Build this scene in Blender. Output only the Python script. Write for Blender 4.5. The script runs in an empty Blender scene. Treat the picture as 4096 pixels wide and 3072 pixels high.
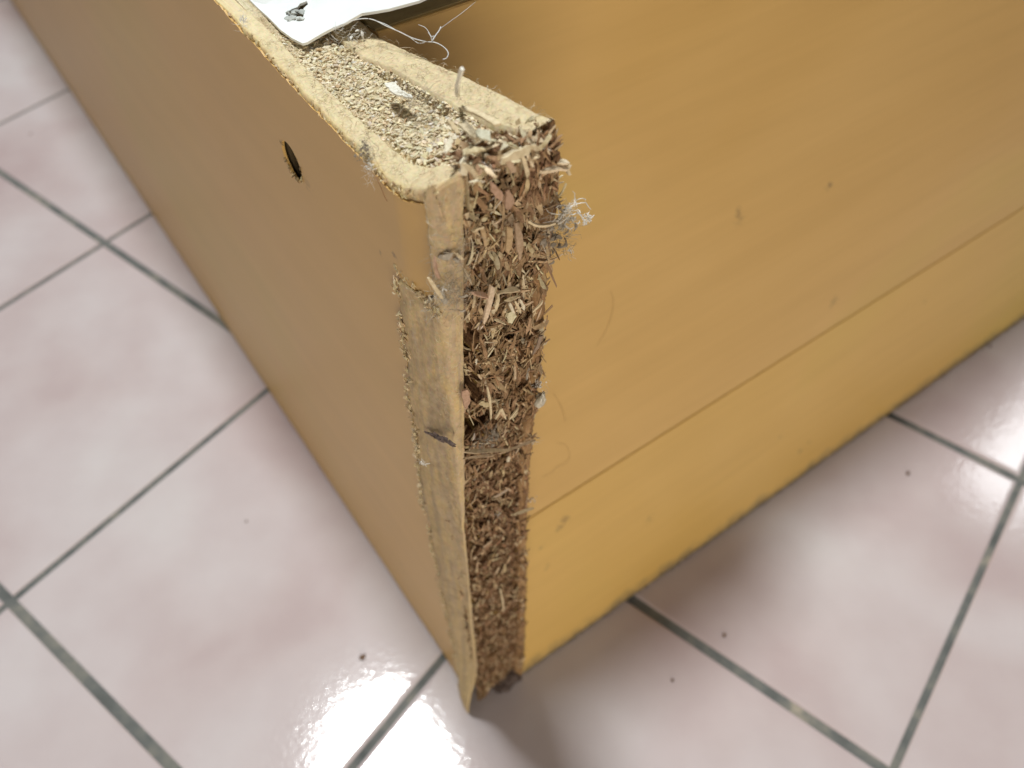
import bpy, bmesh, math, random
from mathutils import Vector, Matrix, noise
random.seed(11)
sc = bpy.context.scene
C = sc.collection
R = math.radians

# ------------------------------------------------------------------ camera
FPX, PITCH, ROLL, CAMZ = 3279.7, .8958, .0009, .305
cd = bpy.data.cameras.new('camera'); cam = bpy.data.objects.new('camera', cd); C.objects.link(cam)
cam.location = (0, 0, CAMZ)
cam.rotation_euler = (math.pi/2 - PITCH, 0, 0)
cd.sensor_width = 36; cd.lens = FPX/4096*36
cd.clip_start = .002; cd.clip_end = 60
cd.dof.use_dof = True; cd.dof.focus_distance = .150; cd.dof.aperture_fstop = 17
sc.camera = cam
# ------------------------------------------------------------------ world and lamps
w = bpy.data.worlds.new('World'); sc.world = w; w.use_nodes = True
bg = w.node_tree.nodes['Background']; bg.inputs[0].default_value = (1, .93, .88, 1); bg.inputs[1].default_value = .095
def area(name, loc, target, size, power, col, shape='DISK', size_y=None):
    l = bpy.data.lights.new(name, 'AREA'); l.shape = shape; l.size = size; l.energy = power; l.color = col
    if size_y: l.size_y = size_y
    o = bpy.data.objects.new(name, l); C.objects.link(o); o.location = loc
    o.rotation_euler = (Vector(target)-Vector(loc)).to_track_quat('-Z', 'Y').to_euler()
    return o
area('ceiling_lamp', (-.32, .58, 2.05), (0, .1, .1), .32, 37.5, (.955, 1, 1))
area('front_fill', (.16, -.62, .15), (.04, .12, .12), .55, 4.1, (1, .90, .74), 'SQUARE')  # added low fill near the camera to brighten both panels, no real window
area('far_window', (1.75, 1.55, 1.95), (.2, .2, 0), .22, 2.5, (.95, .98, 1), 'RECTANGLE', .5)
sc.view_settings.view_transform = 'Standard'; sc.view_settings.look = 'None'
sc.view_settings.exposure = .28; sc.view_settings.gamma = 1; sc.view_settings.use_curve_mapping = False

# ------------------------------------------------------------------ frame of the cabinet: x = along its front, y = towards its back
P0 = Vector((-.0117, .0949, 0)); ANG = R(35.2)
ROT = Matrix.Rotation(ANG, 3, 'Z')
def wpt(p): return P0 + ROT @ Vector(p)
CL = ROT.inverted() @ (Vector((0, 0, CAMZ)) - P0)
_F = Vector((0, math.cos(PITCH), -math.sin(PITCH))); _U = Vector((0, math.sin(PITCH), math.cos(PITCH))); _X = Vector((1, 0, 0))
def ray(px, py): return ROT.inverted() @ ((px-2048)*_X + (1536-py)*_U + FPX*_F)
def hit(px, py, n, c):
    d = ray(px, py); n = Vector(n); return CL + d*((c - CL.dot(n))/d.dot(n))
LEAN = .049/.2275
def onleft(px, py, o=.0008): return hit(px, py, (1, 0, 0), -o)
def onend(px, py, o=0): return hit(px, py, (0, 1, 0), -o)
def ontop(px, py, z=.2290): return hit(px, py, (0, 0, 1), z)
def onfloor(px, py, z=.0002): return hit(px, py, (0, 0, 1), z)
def onfront(px, py, o=.0002): return hit(px, py, (0, 1, -LEAN), -o)

def sm(a, b, x):
    t = max(0, min(1, (x-a)/(b-a))); return t*t*(3-2*t)
def tab(T, x):
    if x <= T[0][0]: return T[0][1]
    for (a, b), (c, d) in zip(T, T[1:]):
        if x <= c: return b + (d-b)*(x-a)/(c-a)
    return T[-1][1]
def nz(x, y, z, s=1): return noise.noise(Vector((x*s, y*s, z*s)))
def fb(x, y, z, s, o=4): return noise.fractal(Vector((x*s, y*s, z*s)), 1.0, 2.0, o)

# ------------------------------------------------------------------ materials
def mat(name, build):
    m = bpy.data.materials.new(name); m.use_nodes = True
    nt = m.node_tree; b = nt.nodes['Principled BSDF']; build(nt, b); return m
def N(nt, t, **k):
    n = nt.nodes.new(t)
    for a, v in k.items():
        if a in n.inputs: n.inputs[a].default_value = v
        else: setattr(n, a, v)
    return n
def tex(nt, scale, detail=4, rough=.5, stretch=None, loc=None, dist=0):
    tc = N(nt, 'ShaderNodeTexCoord'); mp = N(nt, 'ShaderNodeMapping')
    nt.links.new(tc.outputs['Object'], mp.inputs['Vector'])
    if stretch: mp.inputs['Scale'].default_value = stretch
    if loc: mp.inputs['Location'].default_value = loc
    n = N(nt, 'ShaderNodeTexNoise'); n.inputs['Scale'].default_value = scale
    n.inputs['Detail'].default_value = detail; n.inputs['Roughness'].default_value = rough
    n.inputs['Distortion'].default_value = dist
    nt.links.new(mp.outputs[0], n.inputs['Vector']); return n.outputs['Fac']
def ramp(nt, fac, stops):
    r = N(nt, 'ShaderNodeValToRGB'); nt.links.new(fac, r.inputs[0]); e = r.color_ramp.elements
    while len(e) < len(stops): e.new(.5)
    for x, (p, c) in zip(e, stops):
        x.position = p; x.color = (*c, 1) if len(c) == 3 else (c[0],)*3+(1,)
    return r.outputs[0]
def mix(nt, fac, a, b, mode='MIX'):
    m = N(nt, 'ShaderNodeMix', data_type='RGBA', blend_type=mode)
    for s, v in ((0, fac), (6, a), (7, b)):
        if isinstance(v, (int, float)): m.inputs[s].default_value = v
        elif isinstance(v, tuple): m.inputs[s].default_value = (*v, 1)
        else: nt.links.new(v, m.inputs[s])
    return m.outputs[2]
def bump(nt, b, h, strength, dist):
    n = N(nt, 'ShaderNodeBump'); n.inputs['Strength'].default_value = strength; n.inputs['Distance'].default_value = dist
    nt.links.new(h, n.inputs['Height']); nt.links.new(n.outputs[0], b.inputs['Normal'])
    return n
def spots(nt, col, lst, dark):
    """small stains of a given place (object coordinates), radius and strength"""
    tc = N(nt, 'ShaderNodeTexCoord'); wob = N(nt, 'ShaderNodeTexNoise'); wob.inputs['Scale'].default_value = 900
    nt.links.new(tc.outputs['Object'], wob.inputs['Vector'])
    for p, r, s in lst:
        d = N(nt, 'ShaderNodeVectorMath', operation='DISTANCE'); nt.links.new(tc.outputs['Object'], d.inputs[0]); d.inputs[1].default_value = p
        a = N(nt, 'ShaderNodeMath', operation='MULTIPLY_ADD'); nt.links.new(wob.outputs['Fac'], a.inputs[0]); a.inputs[1].default_value = r*3.2
        nt.links.new(d.outputs['Value'], a.inputs[2])
        mr = N(nt, 'ShaderNodeMapRange'); nt.links.new(a.outputs[0], mr.inputs[0])
        mr.inputs[1].default_value = r*1.3; mr.inputs[2].default_value = r*2.5; mr.inputs[3].default_value = s; mr.inputs[4].default_value = 0
        col = mix(nt, mr.outputs[0], col, dark)
    return col

def b_tile(nt, b):
    a = tex(nt, 11, 2.5, .45, loc=(.3, .1, 0), dist=.4)
    c = ramp(nt, a, [(.28, (.44, .355, .355)), (.42, (.49, .418, .418)), (.58, (.525, .468, .472)), (.80, (.555, .52, .522))])
    f = ramp(nt, tex(nt, 45, 3), [(.35, (.95, .93, .93)), (.65, (1, 1, 1))])
    c = mix(nt, 1.0, c, f, 'MULTIPLY')
    d = ramp(nt, tex(nt, 420, 2, .6), [(.20, (.72, .66, .62)), (.25, (1, 1, 1))])
    c = mix(nt, .8, c, d, 'MULTIPLY')
    nt.links.new(c, b.inputs['Base Color'])
    b.inputs['Roughness'].default_value = .08; b.inputs['Specular IOR Level'].default_value = .5
    b.inputs['Coat Weight'].default_value = .3; b.inputs['Coat Roughness'].default_value = .06
    m = N(nt, 'ShaderNodeMath', operation='ADD')
    nt.links.new(tex(nt, 520, 2, .55), m.inputs[0]); nt.links.new(tex(nt, 60, 2), m.inputs[1])
    n = bump(nt, b, m.outputs[0], .07, .0006); nt.links.new(n.outputs[0], b.inputs['Coat Normal'])
def b_grout(nt, b):
    c = ramp(nt, tex(nt, 70, 5, .65), [(.30, (.07, .074, .071)), (.48, (.115, .120, .114)), (.60, (.17, .165, .145)), (.72, (.32, .28, .22))])
    nt.links.new(c, b.inputs['Base Color']); b.inputs['Roughness'].default_value = .85
    bump(nt, b, tex(nt, 900, 4), .6, .0005)
def b_left(nt, b):
    a = tex(nt, 7, 3, .5, dist=.6)
    c = ramp(nt, a, [(.3, (.60, .378, .128)), (.5, (.62, .392, .134)), (.7, (.60, .402, .124))])
    g = ramp(nt, tex(nt, 30, 4, .6, stretch=(1, .25, 2.5)), [(.3, (.92, .92, .91)), (.7, (1, 1, 1))])
    c = mix(nt, .8, c, g, 'MULTIPLY')
    sc2 = ramp(nt, tex(nt, 160, 6, .7, stretch=(1, .07, 1), dist=.5), [(.66, (1, 1, 1)), (.73, (1.12, 1.12, 1.12))])
    c = mix(nt, .5, c, sc2, 'MULTIPLY')
    L = [(onleft(1605, 2255), .0016, .55), (onleft(1615, 2290), .001, .5), (onleft(1228, 735), .0022, .4), (onleft(1520, 1010), .0008, .6), (onleft(1575, 1020), .0009, .7), (onleft(1765, 2560), .0014, .5)]
    c = spots(nt, c, L, (.13, .075, .04))
    nt.links.new(c, b.inputs['Base Color'])
    b.inputs['Roughness'].default_value = .42; b.inputs['Specular IOR Level'].default_value = .35
    bump(nt, b, tex(nt, 1400, 2), .12, .0002)
ORANGE_SPOTS = [((2957, 845), .0011, .5), ((2960, 880), .0016, .28), ((3320, 744), .0012, .55), ((3336, 1208), .0016, .5),
                ((2262, 2080), .0016, .65), ((2240, 2110), .0014, .4), ((2195, 2265), .0010, .5), ((3204, 1804), .0010, .7), ((3238, 1770), .0008, .6),
                ((2600, 2075), .0017, .3), ((3120, 1750), .0009, .3), ((2170, 2190), .0008, .5), ((3700, 1210), .0008, .3), ((2590, 2330), .001, .4)]
def wood(nt, b, s1, s2, s3):
    a = tex(nt, 5, 3, .55, stretch=(1, 1, 1.6), dist=.8)
    c = ramp(nt, a, [(.3, s1), (.5, s2), (.7, s3)])
    g = ramp(nt, tex(nt, 60, 5, .6, stretch=(.12, 1, 1.6), dist=.3), [(.35, (.93, .92, .90)), (.6, (1, 1, 1))])
    c = mix(nt, .6, c, g, 'MULTIPLY')
    g2 = ramp(nt, tex(nt, 260, 3, .6, stretch=(.06, 1, 1.3)), [(.3, (.93, .92, .9)), (.6, (1, 1, 1))])
    c = mix(nt, .45, c, g2, 'MULTIPLY')
    return spots(nt, c, [(onfront(*p), r*1.6, min(.8, s*1.25)) for p, r, s in ORANGE_SPOTS], (.17, .11, .055))
def b_orange(nt, b):
    c = wood(nt, b, (.64, .405, .135), (.68, .44, .16), (.655, .46, .14))
    nt.links.new(c, b.inputs['Base Color'])
    b.inputs['Roughness'].default_value = .38; b.inputs['Specular IOR Level'].default_value = .35
    bump(nt, b, tex(nt, 500, 3, stretch=(.1, 1, 1)), .10, .0003)
def b_kick(nt, b):
    c = wood(nt, b, (.66, .42, .12), (.70, .455, .145), (.67, .465, .13))
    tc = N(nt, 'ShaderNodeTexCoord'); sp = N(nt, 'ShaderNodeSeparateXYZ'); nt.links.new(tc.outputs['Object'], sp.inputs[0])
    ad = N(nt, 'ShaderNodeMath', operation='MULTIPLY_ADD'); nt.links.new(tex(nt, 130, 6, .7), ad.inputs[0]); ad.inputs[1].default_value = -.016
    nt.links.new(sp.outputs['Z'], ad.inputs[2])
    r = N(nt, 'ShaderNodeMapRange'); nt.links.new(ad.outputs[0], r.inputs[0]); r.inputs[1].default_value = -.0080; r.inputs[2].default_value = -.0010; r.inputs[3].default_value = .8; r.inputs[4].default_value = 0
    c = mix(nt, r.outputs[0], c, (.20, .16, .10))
    nt.links.new(c, b.inputs['Base Color'])
    b.inputs['Roughness'].default_value = .38; b.inputs['Specular IOR Level'].default_value = .35
    bump(nt, b, tex(nt, 500, 3, stretch=(.1, 1, 1)), .10, .0003)
def b_fibre(nt, b):
    at = N(nt, 'ShaderNodeVertexColor', layer_name='tone')
    g = ramp(nt, tex(nt, 650, 5, .7), [(.3, (.84, .81, .75)), (.5, (.97, .96, .94)), (.65, (1, 1, 1))])
    c = mix(nt, 1.0, at.outputs[0], g, 'MULTIPLY')
    s = ramp(nt, tex(nt, 330, 4, .75, loc=(.2, .4, .1)), [(.25, (.35, .26, .17)), (.33, (1, 1, 1))])
    c = mix(nt, .7, c, s, 'MULTIPLY')
    nt.links.new(c, b.inputs['Base Color']); b.inputs['Roughness'].default_value = .9; b.inputs['Specular IOR Level'].default_value = .1
    bump(nt, b, tex(nt, 1300, 4, .7), .45, .0003)
def b_core(nt, b):
    at = N(nt, 'ShaderNodeVertexColor', layer_name='tone')
    g = ramp(nt, tex(nt, 900, 5, .75), [(.3, (.45, .38, .3)), (.5, (.9, .88, .84)), (.7, (1.0, 1.0, 1.0))])
    c = mix(nt, 1.0, at.outputs[0], g, 'MULTIPLY')
    nt.links.new(c, b.inputs['Base Color']); b.inputs['Roughness'].default_value = .92; b.inputs['Specular IOR Level'].default_value = .08
    bump(nt, b, tex(nt, 1500, 5, .7), .9, .0006)
def b_chip(nt, b):
    at = N(nt, 'ShaderNodeVertexColor', layer_name='tone')
    g = ramp(nt, tex(nt, 1500, 3, .6), [(.3, (.72, .68, .6)), (.6, (1, 1, 1))])
    c = mix(nt, .9, at.outputs[0], g, 'MULTIPLY')
    nt.links.new(c, b.inputs['Base Color']); b.inputs['Roughness'].default_value = .75; b.inputs['Specular IOR Level'].default_value = .2
def b_sheet(nt, b):
    c = ramp(nt, tex(nt, 120, 3), [(.3, (.80, .83, .82)), (.6, (.86, .88, .87))])
    nt.links.new(c, b.inputs['Base Color']); b.inputs['Roughness'].default_value = .35
    bump(nt, b, tex(nt, 90, 3), .2, .0008)
def b_edge(nt, b):
    c = ramp(nt, tex(nt, 150, 5, .6, stretch=(.2, 1, 1)), [(.3, (.20, .15, .06)), (.6, (.36, .28, .13))])
    nt.links.new(c, b.inputs['Base Color']); b.inputs['Roughness'].default_value = .7
    bump(nt, b, tex(nt, 900, 4), .5, .0004)
def plain(col, rough=.7, var=.25, sc_=900, spec=.3):
    def f(nt, b):
        c = ramp(nt, tex(nt, sc_, 3), [(.3, tuple(x*(1-var) for x in col)), (.7, col)])
        nt.links.new(c, b.inputs['Base Color']); b.inputs['Roughness'].default_value = rough; b.inputs['Specular IOR Level'].default_value = spec
    return f
M = {k: mat(k, f) for k, f in dict(tile=b_tile, grout=b_grout, tan_laminate=b_left, orange_laminate=b_orange, kick_laminate=b_kick,
     fibre=b_fibre, core=b_core, chip=b_chip, white_sheet=b_sheet, raw_edge=b_edge,
     lint=plain((.46, .41, .33)), white_lint=plain((.76, .73, .66)), grey_lint=plain((.28, .235, .18)), thread=plain((.78, .78, .76), .4),
     hair=plain((.28, .13, .05), .5), crumb=plain((.16, .10, .065), .9), dirt=plain((.17, .125, .11), .95, .55, 700), cocoon=plain((.66, .60, .46), .25, .45, 900, .8),
     bore=plain((.10, .07, .035), .95), grey_flake=plain((.60, .62, .58), .6, .5, 400), dark=plain((.05, .045, .035), .9)).items()}
GREY = (.5, .46, .4)

# ------------------------------------------------------------------ mesh helpers
class MB:
    def __init__(s): s.v = []; s.f = []; s.c = []
    def add(s, vs, fs, col=None):
        n = len(s.v); s.v += [Vector(x) for x in vs]; s.f += [tuple(i+n for i in q) for q in fs]; s.c += [col]*len(fs)
    def grid(s, rows, cols=None):
        n = len(s.v); W = len(rows[0])
        for r in rows: s.v += [Vector(x) for x in r]
        for i in range(len(rows)-1):
            for j in range(W-1):
                a = n+i*W+j; s.f.append((a, a+1, a+W+1, a+W)); s.c.append(cols(i, j) if cols else None)
    def box(s, a, b):
        x0, y0, z0 = a; x1, y1, z1 = b
        s.add([(x0, y0, z0), (x1, y0, z0), (x1, y1, z0), (x0, y1, z0), (x0, y0, z1), (x1, y0, z1), (x1, y1, z1), (x0, y1, z1)],
              [(0, 3, 2, 1), (4, 5, 6, 7), (0, 1, 5, 4), (1, 2, 6, 5), (2, 3, 7, 6), (3, 0, 4, 7)])
    def tube(s, pts, r, n=5, col=None, taper=True):
        pts = [Vector(p) for p in pts]; vs = []; fs = []; m = len(pts)
        for i, p in enumerate(pts):
            t = (pts[min(i+1, m-1)]-pts[max(i-1, 0)]).normalized()
            a = t.orthogonal().normalized(); b = t.cross(a)
            rr = r*(.35 if taper and i in (0, m-1) else 1)
            for k in range(n):
                q = 2*math.pi*k/n; vs.append(p+(a*math.cos(q)+b*math.sin(q))*rr)
        for i in range(m-1):
            for k in range(n): fs.append((i*n+k, i*n+(k+1) % n, (i+1)*n+(k+1) % n, (i+1)*n+k))
        fs += [tuple(range(n))[::-1], tuple(range((m-1)*n, m*n))]
        s.add(vs, fs, col)
    def flake(s, p, d, nrm, L, W_, T, bend=0, col=None, seg=3, split=.0):
        """a bent, tapered wood flake centred on p, running along d"""
        d = Vector(d).normalized(); nrm = (Vector(nrm)-d*Vector(nrm).dot(d))
        nrm = nrm.normalized() if nrm.length > 1e-6 else d.orthogonal().normalized()
        sd = d.cross(nrm); vs = []
        tw = random.uniform(-.3, .3)
        for i in range(seg+1):
            t = i/seg; x = (t-.5)*L; wv = W_*random.uniform(.72, 1.1)
            if i in (0, seg): wv *= random.uniform(.25, .95)
            c = Vector(p)+d*x+nrm*(bend*L*(1-(2*t-1)**2))
            a = tw*(t-.5)*2; s2 = sd*math.cos(a)+nrm*math.sin(a); n2 = nrm*math.cos(a)-sd*math.sin(a)
            e = d*random.uniform(-.5, .5)*min(W_, L*.3)*(1 if i in (0, seg) else .1)+sd*random.uniform(-.12, .12)*W_
            vs += [c+s2*wv/2+n2*T/2+e, c-s2*wv/2+n2*T/2-e, c-s2*wv/2-n2*T/2-e, c+s2*wv/2-n2*T/2+e]
        fs = []
        for i in range(seg):
            for k in range(4): a = i*4+k; b2 = i*4+(k+1) % 4; fs.append((a, b2, b2+4, a+4))
        fs += [(3, 2, 1, 0), tuple(seg*4+k for k in range(4))]
        s.add(vs, fs, col)
    def build(s, name, material, parent=None, smooth=False, base=None, default=(.5, .4, .25)):
        me = bpy.data.meshes.new(name); b = Vector(base) if base is not None else Vector((0, 0, 0))
        me.from_pydata([tuple(v-b) for v in s.v], [], s.f)
        if any(c is not None for c in s.c):
            ca = me.color_attributes.new('tone', 'FLOAT_COLOR', 'CORNER'); buf = []
            for p, c in zip(me.polygons, s.c):
                c = c or default; buf += [c[0], c[1], c[2], 1.0]*p.loop_total
            ca.data.foreach_set('color', buf)
        me.materials.append(M[material])
        if smooth: me.polygons.foreach_set('use_smooth', [True]*len(me.polygons))
        me.update()
        o = bpy.data.objects.new(name, me); C.objects.link(o)
        if parent is not None: o.parent = parent
        elif base is not None: o.location = wpt(b); o.rotation_euler = (0, 0, ANG)
        return o
def tag(o, label=None, cat=None, group=None, kind=None):
    for k, v in (('label', label), ('category', cat), ('group', group), ('kind', kind)):
        if v: o[k] = v
    return o
def fixn(o):
    bm = bmesh.new(); bm.from_mesh(o.data); bmesh.ops.recalc_face_normals(bm, faces=bm.faces); bm.to_mesh(o.data); bm.free()

# ------------------------------------------------------------------ floor
TH = -.653; TS = .14966; OA = -.0425*.305; OB = -1.7641*.305
ta = Vector((math.cos(TH), math.sin(TH), 0)); tb = Vector((-math.sin(TH), math.cos(TH), 0))
mb = MB(); GA, GB = .0036, .0025
for i in range(-12, 20):
    for j in range(-12, 16):
        x0, x1 = OB+i*TS+GB/2, OB+(i+1)*TS-GB/2; y0, y1 = OA+j*TS+GA/2, OA+(j+1)*TS-GA/2
        dz = random.uniform(-.00012, .00012); tx, ty = random.uniform(-.0006, .0006), random.uniform(-.0006, .0006)
        vs = []; prof = [(0, -.003), (0, -.0011), (.00025, -.00045), (.0008, -.0001), (.0018, 0)]
        for ins, z in prof:
            for x, y in ((x0+ins, y0+ins), (x1-ins, y0+ins), (x1-ins, y1-ins), (x0+ins, y1-ins)):
                vs.append(ta*x+tb*y+Vector((0, 0, z+dz+(x-x0-.07)*tx+(y-y0-.07)*ty)))
        fs = []
        for r in range(len(prof)-1):
            for k in range(4): fs.append((r*4+k, r*4+(k+1) % 4, r*4+4+(k+1) % 4, r*4+4+k))
        fs.append(tuple((len(prof)-1)*4+k for k in range(4)))
        mb.add(vs, fs)
fl = mb.build('floor', 'tile'); tag(fl, 'glossy pinkish white square ceramic tiles', kind='structure')
mb = MB(); mb.box((-14, -14, -.03), (14, 14, -.0009)); g = mb.build('grout', 'grout'); tag(g, 'dark grey grout between the floor tiles', kind='structure')

# ------------------------------------------------------------------ cabinet
cab = bpy.data.objects.new('cabinet', None); C.objects.link(cab); cab.location = P0; cab.rotation_euler = (0, 0, ANG); cab.empty_display_size = .05
tag(cab, 'chipboard cabinet with tan and orange laminate and a broken crumbling front corner', 'cabinet')

# outline tables (metres): top of the board, its swollen front, the bare strip
zL = lambda y: tab([(0, .2312), (.003, .2288), (.008, .2262), (.014, .2252), (.05, .2255), (.08, .2272), (.3, .2275)], y)
zR = lambda y: tab([(0, .2338), (.008, .2328), (.026, .2304), (.048, .2278), (.3, .2278)], y)
def ztop(x, y):
    t = max(0, min(1, x/.021)); return zL(y)*(1-t)+zR(y)*t
tL = lambda y: tab([(0, .0062), (.003, .0066), (.006, .0060), (.009, .0044), (.013, .0034), (.03, .0029), (.06, .0029)], y)    # inner edge of the left smooth band
tO = lambda y: tab([(0, .0222), (.01, .0217), (.026, .0205), (.048, .0180), (.1, .0182)], y)                # right outer edge
tR = lambda y: tab([(0, .0180), (.008, .0160), (.02, .0150), (.033, .0142), (.043, .0122), (.06, .012)], y) # inner edge of the right smooth band
eM = lambda z: tab([(0, .0006), (.03, 0), (.075, -.0005), (.107, 0), (.133, .0006), (.1715, .0026), (.2, .0040), (.2115, .0047), (.227, .0056), (.234, .006)], z)
eR = lambda z: tab([(0, .0188), (.02, .0196), (.08, .0197), (.113, .0190), (.136, .0195), (.155, .0201), (.161, .0211), (.18, .0216), (.202, .0223), (.217, .0237), (.2235, .0238), (.2316, .0226), (.234, .0222)], z)
eA = lambda z: tab([(0, .0062), (.02, .0118), (.0619, .015), (.09, .0167), (.11, .0168), (.118, .0192), (.1355, .0178), (.155, .016), (.166, .0171), (.1795, .0154), (.19, .0145), (.2035, .0140), (.2055, .0012), (.235, .0010)], z)
flare = lambda z: .0052*(1-sm(0, .045, z))**1.3

# side panel body, hidden under the surface pieces; its bore is a real hole
def boolean_hole(o, cen, r, depth):
    bm = bmesh.new(); bmesh.ops.create_cone(bm, cap_ends=True, segments=24, radius1=r, radius2=r, depth=depth, matrix=Matrix.Translation(cen) @ Matrix.Rotation(math.pi/2, 4, 'Y'))
    me = bpy.data.meshes.new('cut'); bm.to_mesh(me); bm.free(); c = bpy.data.objects.new('cut', me); C.objects.link(c)
    m = o.modifiers.new('b', 'BOOLEAN'); m.operation = 'DIFFERENCE'; m.object = c; m.solver = 'EXACT'
    par = o.parent; o.parent = None
    dg = bpy.context.evaluated_depsgraph_get(); dg.update(); ne = bpy.data.meshes.new_from_object(o.evaluated_get(dg))
    o.modifiers.clear(); o.data = ne; o.parent = par
    bpy.data.objects.remove(c)
HC = Vector((0, .0570, .2020)); HR = .0044
mb = MB(); mb.box((.0004, .016, .0005), (.0180, .95, .2205)); side = mb.build('side_panel', 'raw_edge', cab)
tag(side, 'tan side panel with its front edge broken open')
side.data.materials.clear(); side.data.materials.append(M['bore'])
boolean_hole(side, HC, HR, .022)

# left laminate
mb = MB()
def lam_front(z): return eA(z)+.0007*fb(.1, .3, z, 260)+.0005*fb(.4, .1, z, 900) if z < .2045 else max(.0000, tab([(.2045, eA(.2045)), (.2056, .006), (.2075, .0008), (.23, .0004)], z+.0012*fb(.3, .3, z, 700)))
def lam_top(y):
    return zL(y)-.0013+.0007*fb(y, .2, .7, 140)+.0004*fb(y, .9, .7, 700)-.0012*sm(.02, .006, y)*sm(-.002, .004, y)
NZ, NY = 260, 150
for side_o in (0, 1):
    rows = []
    for j in range(NZ+1):
        z0 = .0012+(.2262-.0012)*j/NZ; row = []
        for i in range(NY+1):
            t = i/NY; f0 = lam_front(z0); y = f0+(.09-f0)*(t/.8) if t < .8 else .09+(.95-.09)*((t-.8)/.2)**1.5
            zz = z0/.2262*lam_top(y) if z0 > .15 else z0*(lam_top(y)/.2262 if False else 1)
            if z0 > .15: zz = .15+(z0-.15)/(.2262-.15)*(lam_top(y)-.15)
            x = -.0002+.0011*sm(.0112, .002, y)*sm(.19, .2, zz)      # the laminate dips towards the broken corner
            x += .0022*sm(.0030, .0008, y)*sm(.19, .2, zz)
            x -= flare(zz)*.10*sm(.03, .0, y)
            x -= .00016*nz(0, y, zz, 30)
            if side_o: x -= .0006
            row.append((x, y, zz))
        rows.append(row)
    if side_o: front = rows
    else: back = rows
W_ = NY+1; H_ = NZ+1
mb.grid(front); mb.grid([r[::-1] for r in back])
def rim(a, b): mb.grid([a, b])
rim(front[0], back[0]); rim(back[-1], front[-1]); rim([r[0] for r in back], [r[0] for r in front]); rim([r[-1] for r in front], [r[-1] for r in back])
lam = mb.build('laminate', 'tan_laminate', side)
bm = bmesh.new(); bm.from_mesh(lam.data); bmesh.ops.remove_doubles(bm, verts=bm.verts, dist=1e-6); bmesh.ops.recalc_face_normals(bm, faces=bm.faces); bm.to_mesh(lam.data); bm.free()
boolean_hole(lam, HC, HR, .01)
lam.data.materials.clear(); lam.data.materials.append(M['tan_laminate'])
tag(lam, 'smooth tan laminate skin with a torn edge')
# right laminate of the side panel, mostly behind the front panel
mb = MB(); mb.box((.0181, .055, .001), (.0188, .95, .2262)); mb.build('laminate', 'orange_laminate', side)
# bore lining, coloured dark to stand in for the shade inside
mb = MB(); rows = []
for d in (.0006, .004, .008, .0104):
    rows.append([(d, HC.y+(HR-.0001)*math.cos(a), HC.z+(HR-.0001)*math.sin(a)) for a in [2*math.pi*k/24 for k in range(25)]])
mb.grid(rows); mb.add(rows[-1][:24], [tuple(range(24))]); ho = mb.build('screw_hole', 'bore', side); tag(ho, 'dark round bore in the tan laminate')

STRAW = (.70, .59, .375); STRAW2 = (.68, .53, .28); TAN = (.50, .375, .245); GTAN = (.46, .37, .27)
def lerp(a, b, t): return tuple(x*(1-t)+y*t for x, y in zip(a, b))
def jit(c, s=.12): k = 1+random.uniform(-s, s); return tuple(max(.01, x*k*(1+random.uniform(-.04, .04))) for x in c)

# smooth outer layer, left: top band + strip down the front corner
mb = MB(); rows = []; ys = []
y = .26
while y > 0: ys.append(y); y -= .0005 if y < .075 else .006
ys.append(0.0)
NU = 14
for y in ys:
    row = []; xi = tL(y)+.0003*fb(y, .5, 0, 300); xo = -.0004+.0004*fb(y, .1, .2, 110)+.0002*fb(y, .1, .2, 700)+.0013*sm(.012, 0, y)
    zt = lambda x: ztop(x, y)+.00008*fb(x, y, .3, 700)+.00015*fb(x, y, .9, 120)
    row.append((xo+.0008, y, zL(y)-.006)); row.append((xo+.0001, y, zL(y)-.0026))
    row.append((xo-.0001+.0004*fb(y, 0, .1, 500), y, zL(y)-.0013))
    for k in range(NU+1):
        t = k/NU; x = xo+(xi-xo)*t; z = zt(x)-.0003*(1-t)**8
        yy = y
        if y == 0: yy = 0
        row.append((x, yy, min(z, .2262) if y > .052 else z))
    row.append((xi+.0002, y, zt(xi)-.004)); row.append((xi+.0002, y, zt(xi)-.008))
    rows.append(row)
last = [Vector(v) for v in rows[-1]]; rows.append([(v.x, -.0002, min(v.z, 9)-.0004) for v in last]); rows.append([(v.x, -.0001, v.z-.0012) for v in last]); ys.append(0); ys.append(0)
def colL(i, j):
    y = ys[i]; c = lerp(STRAW2, STRAW, min(1, max(0, (j-2)/4+.3*nz(y*300, j*.5, 0))))
    if y < .008: c = lerp(c, (.62, .48, .30), .5)
    return jit(c, .05)
mb.grid(rows, colL)
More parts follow.
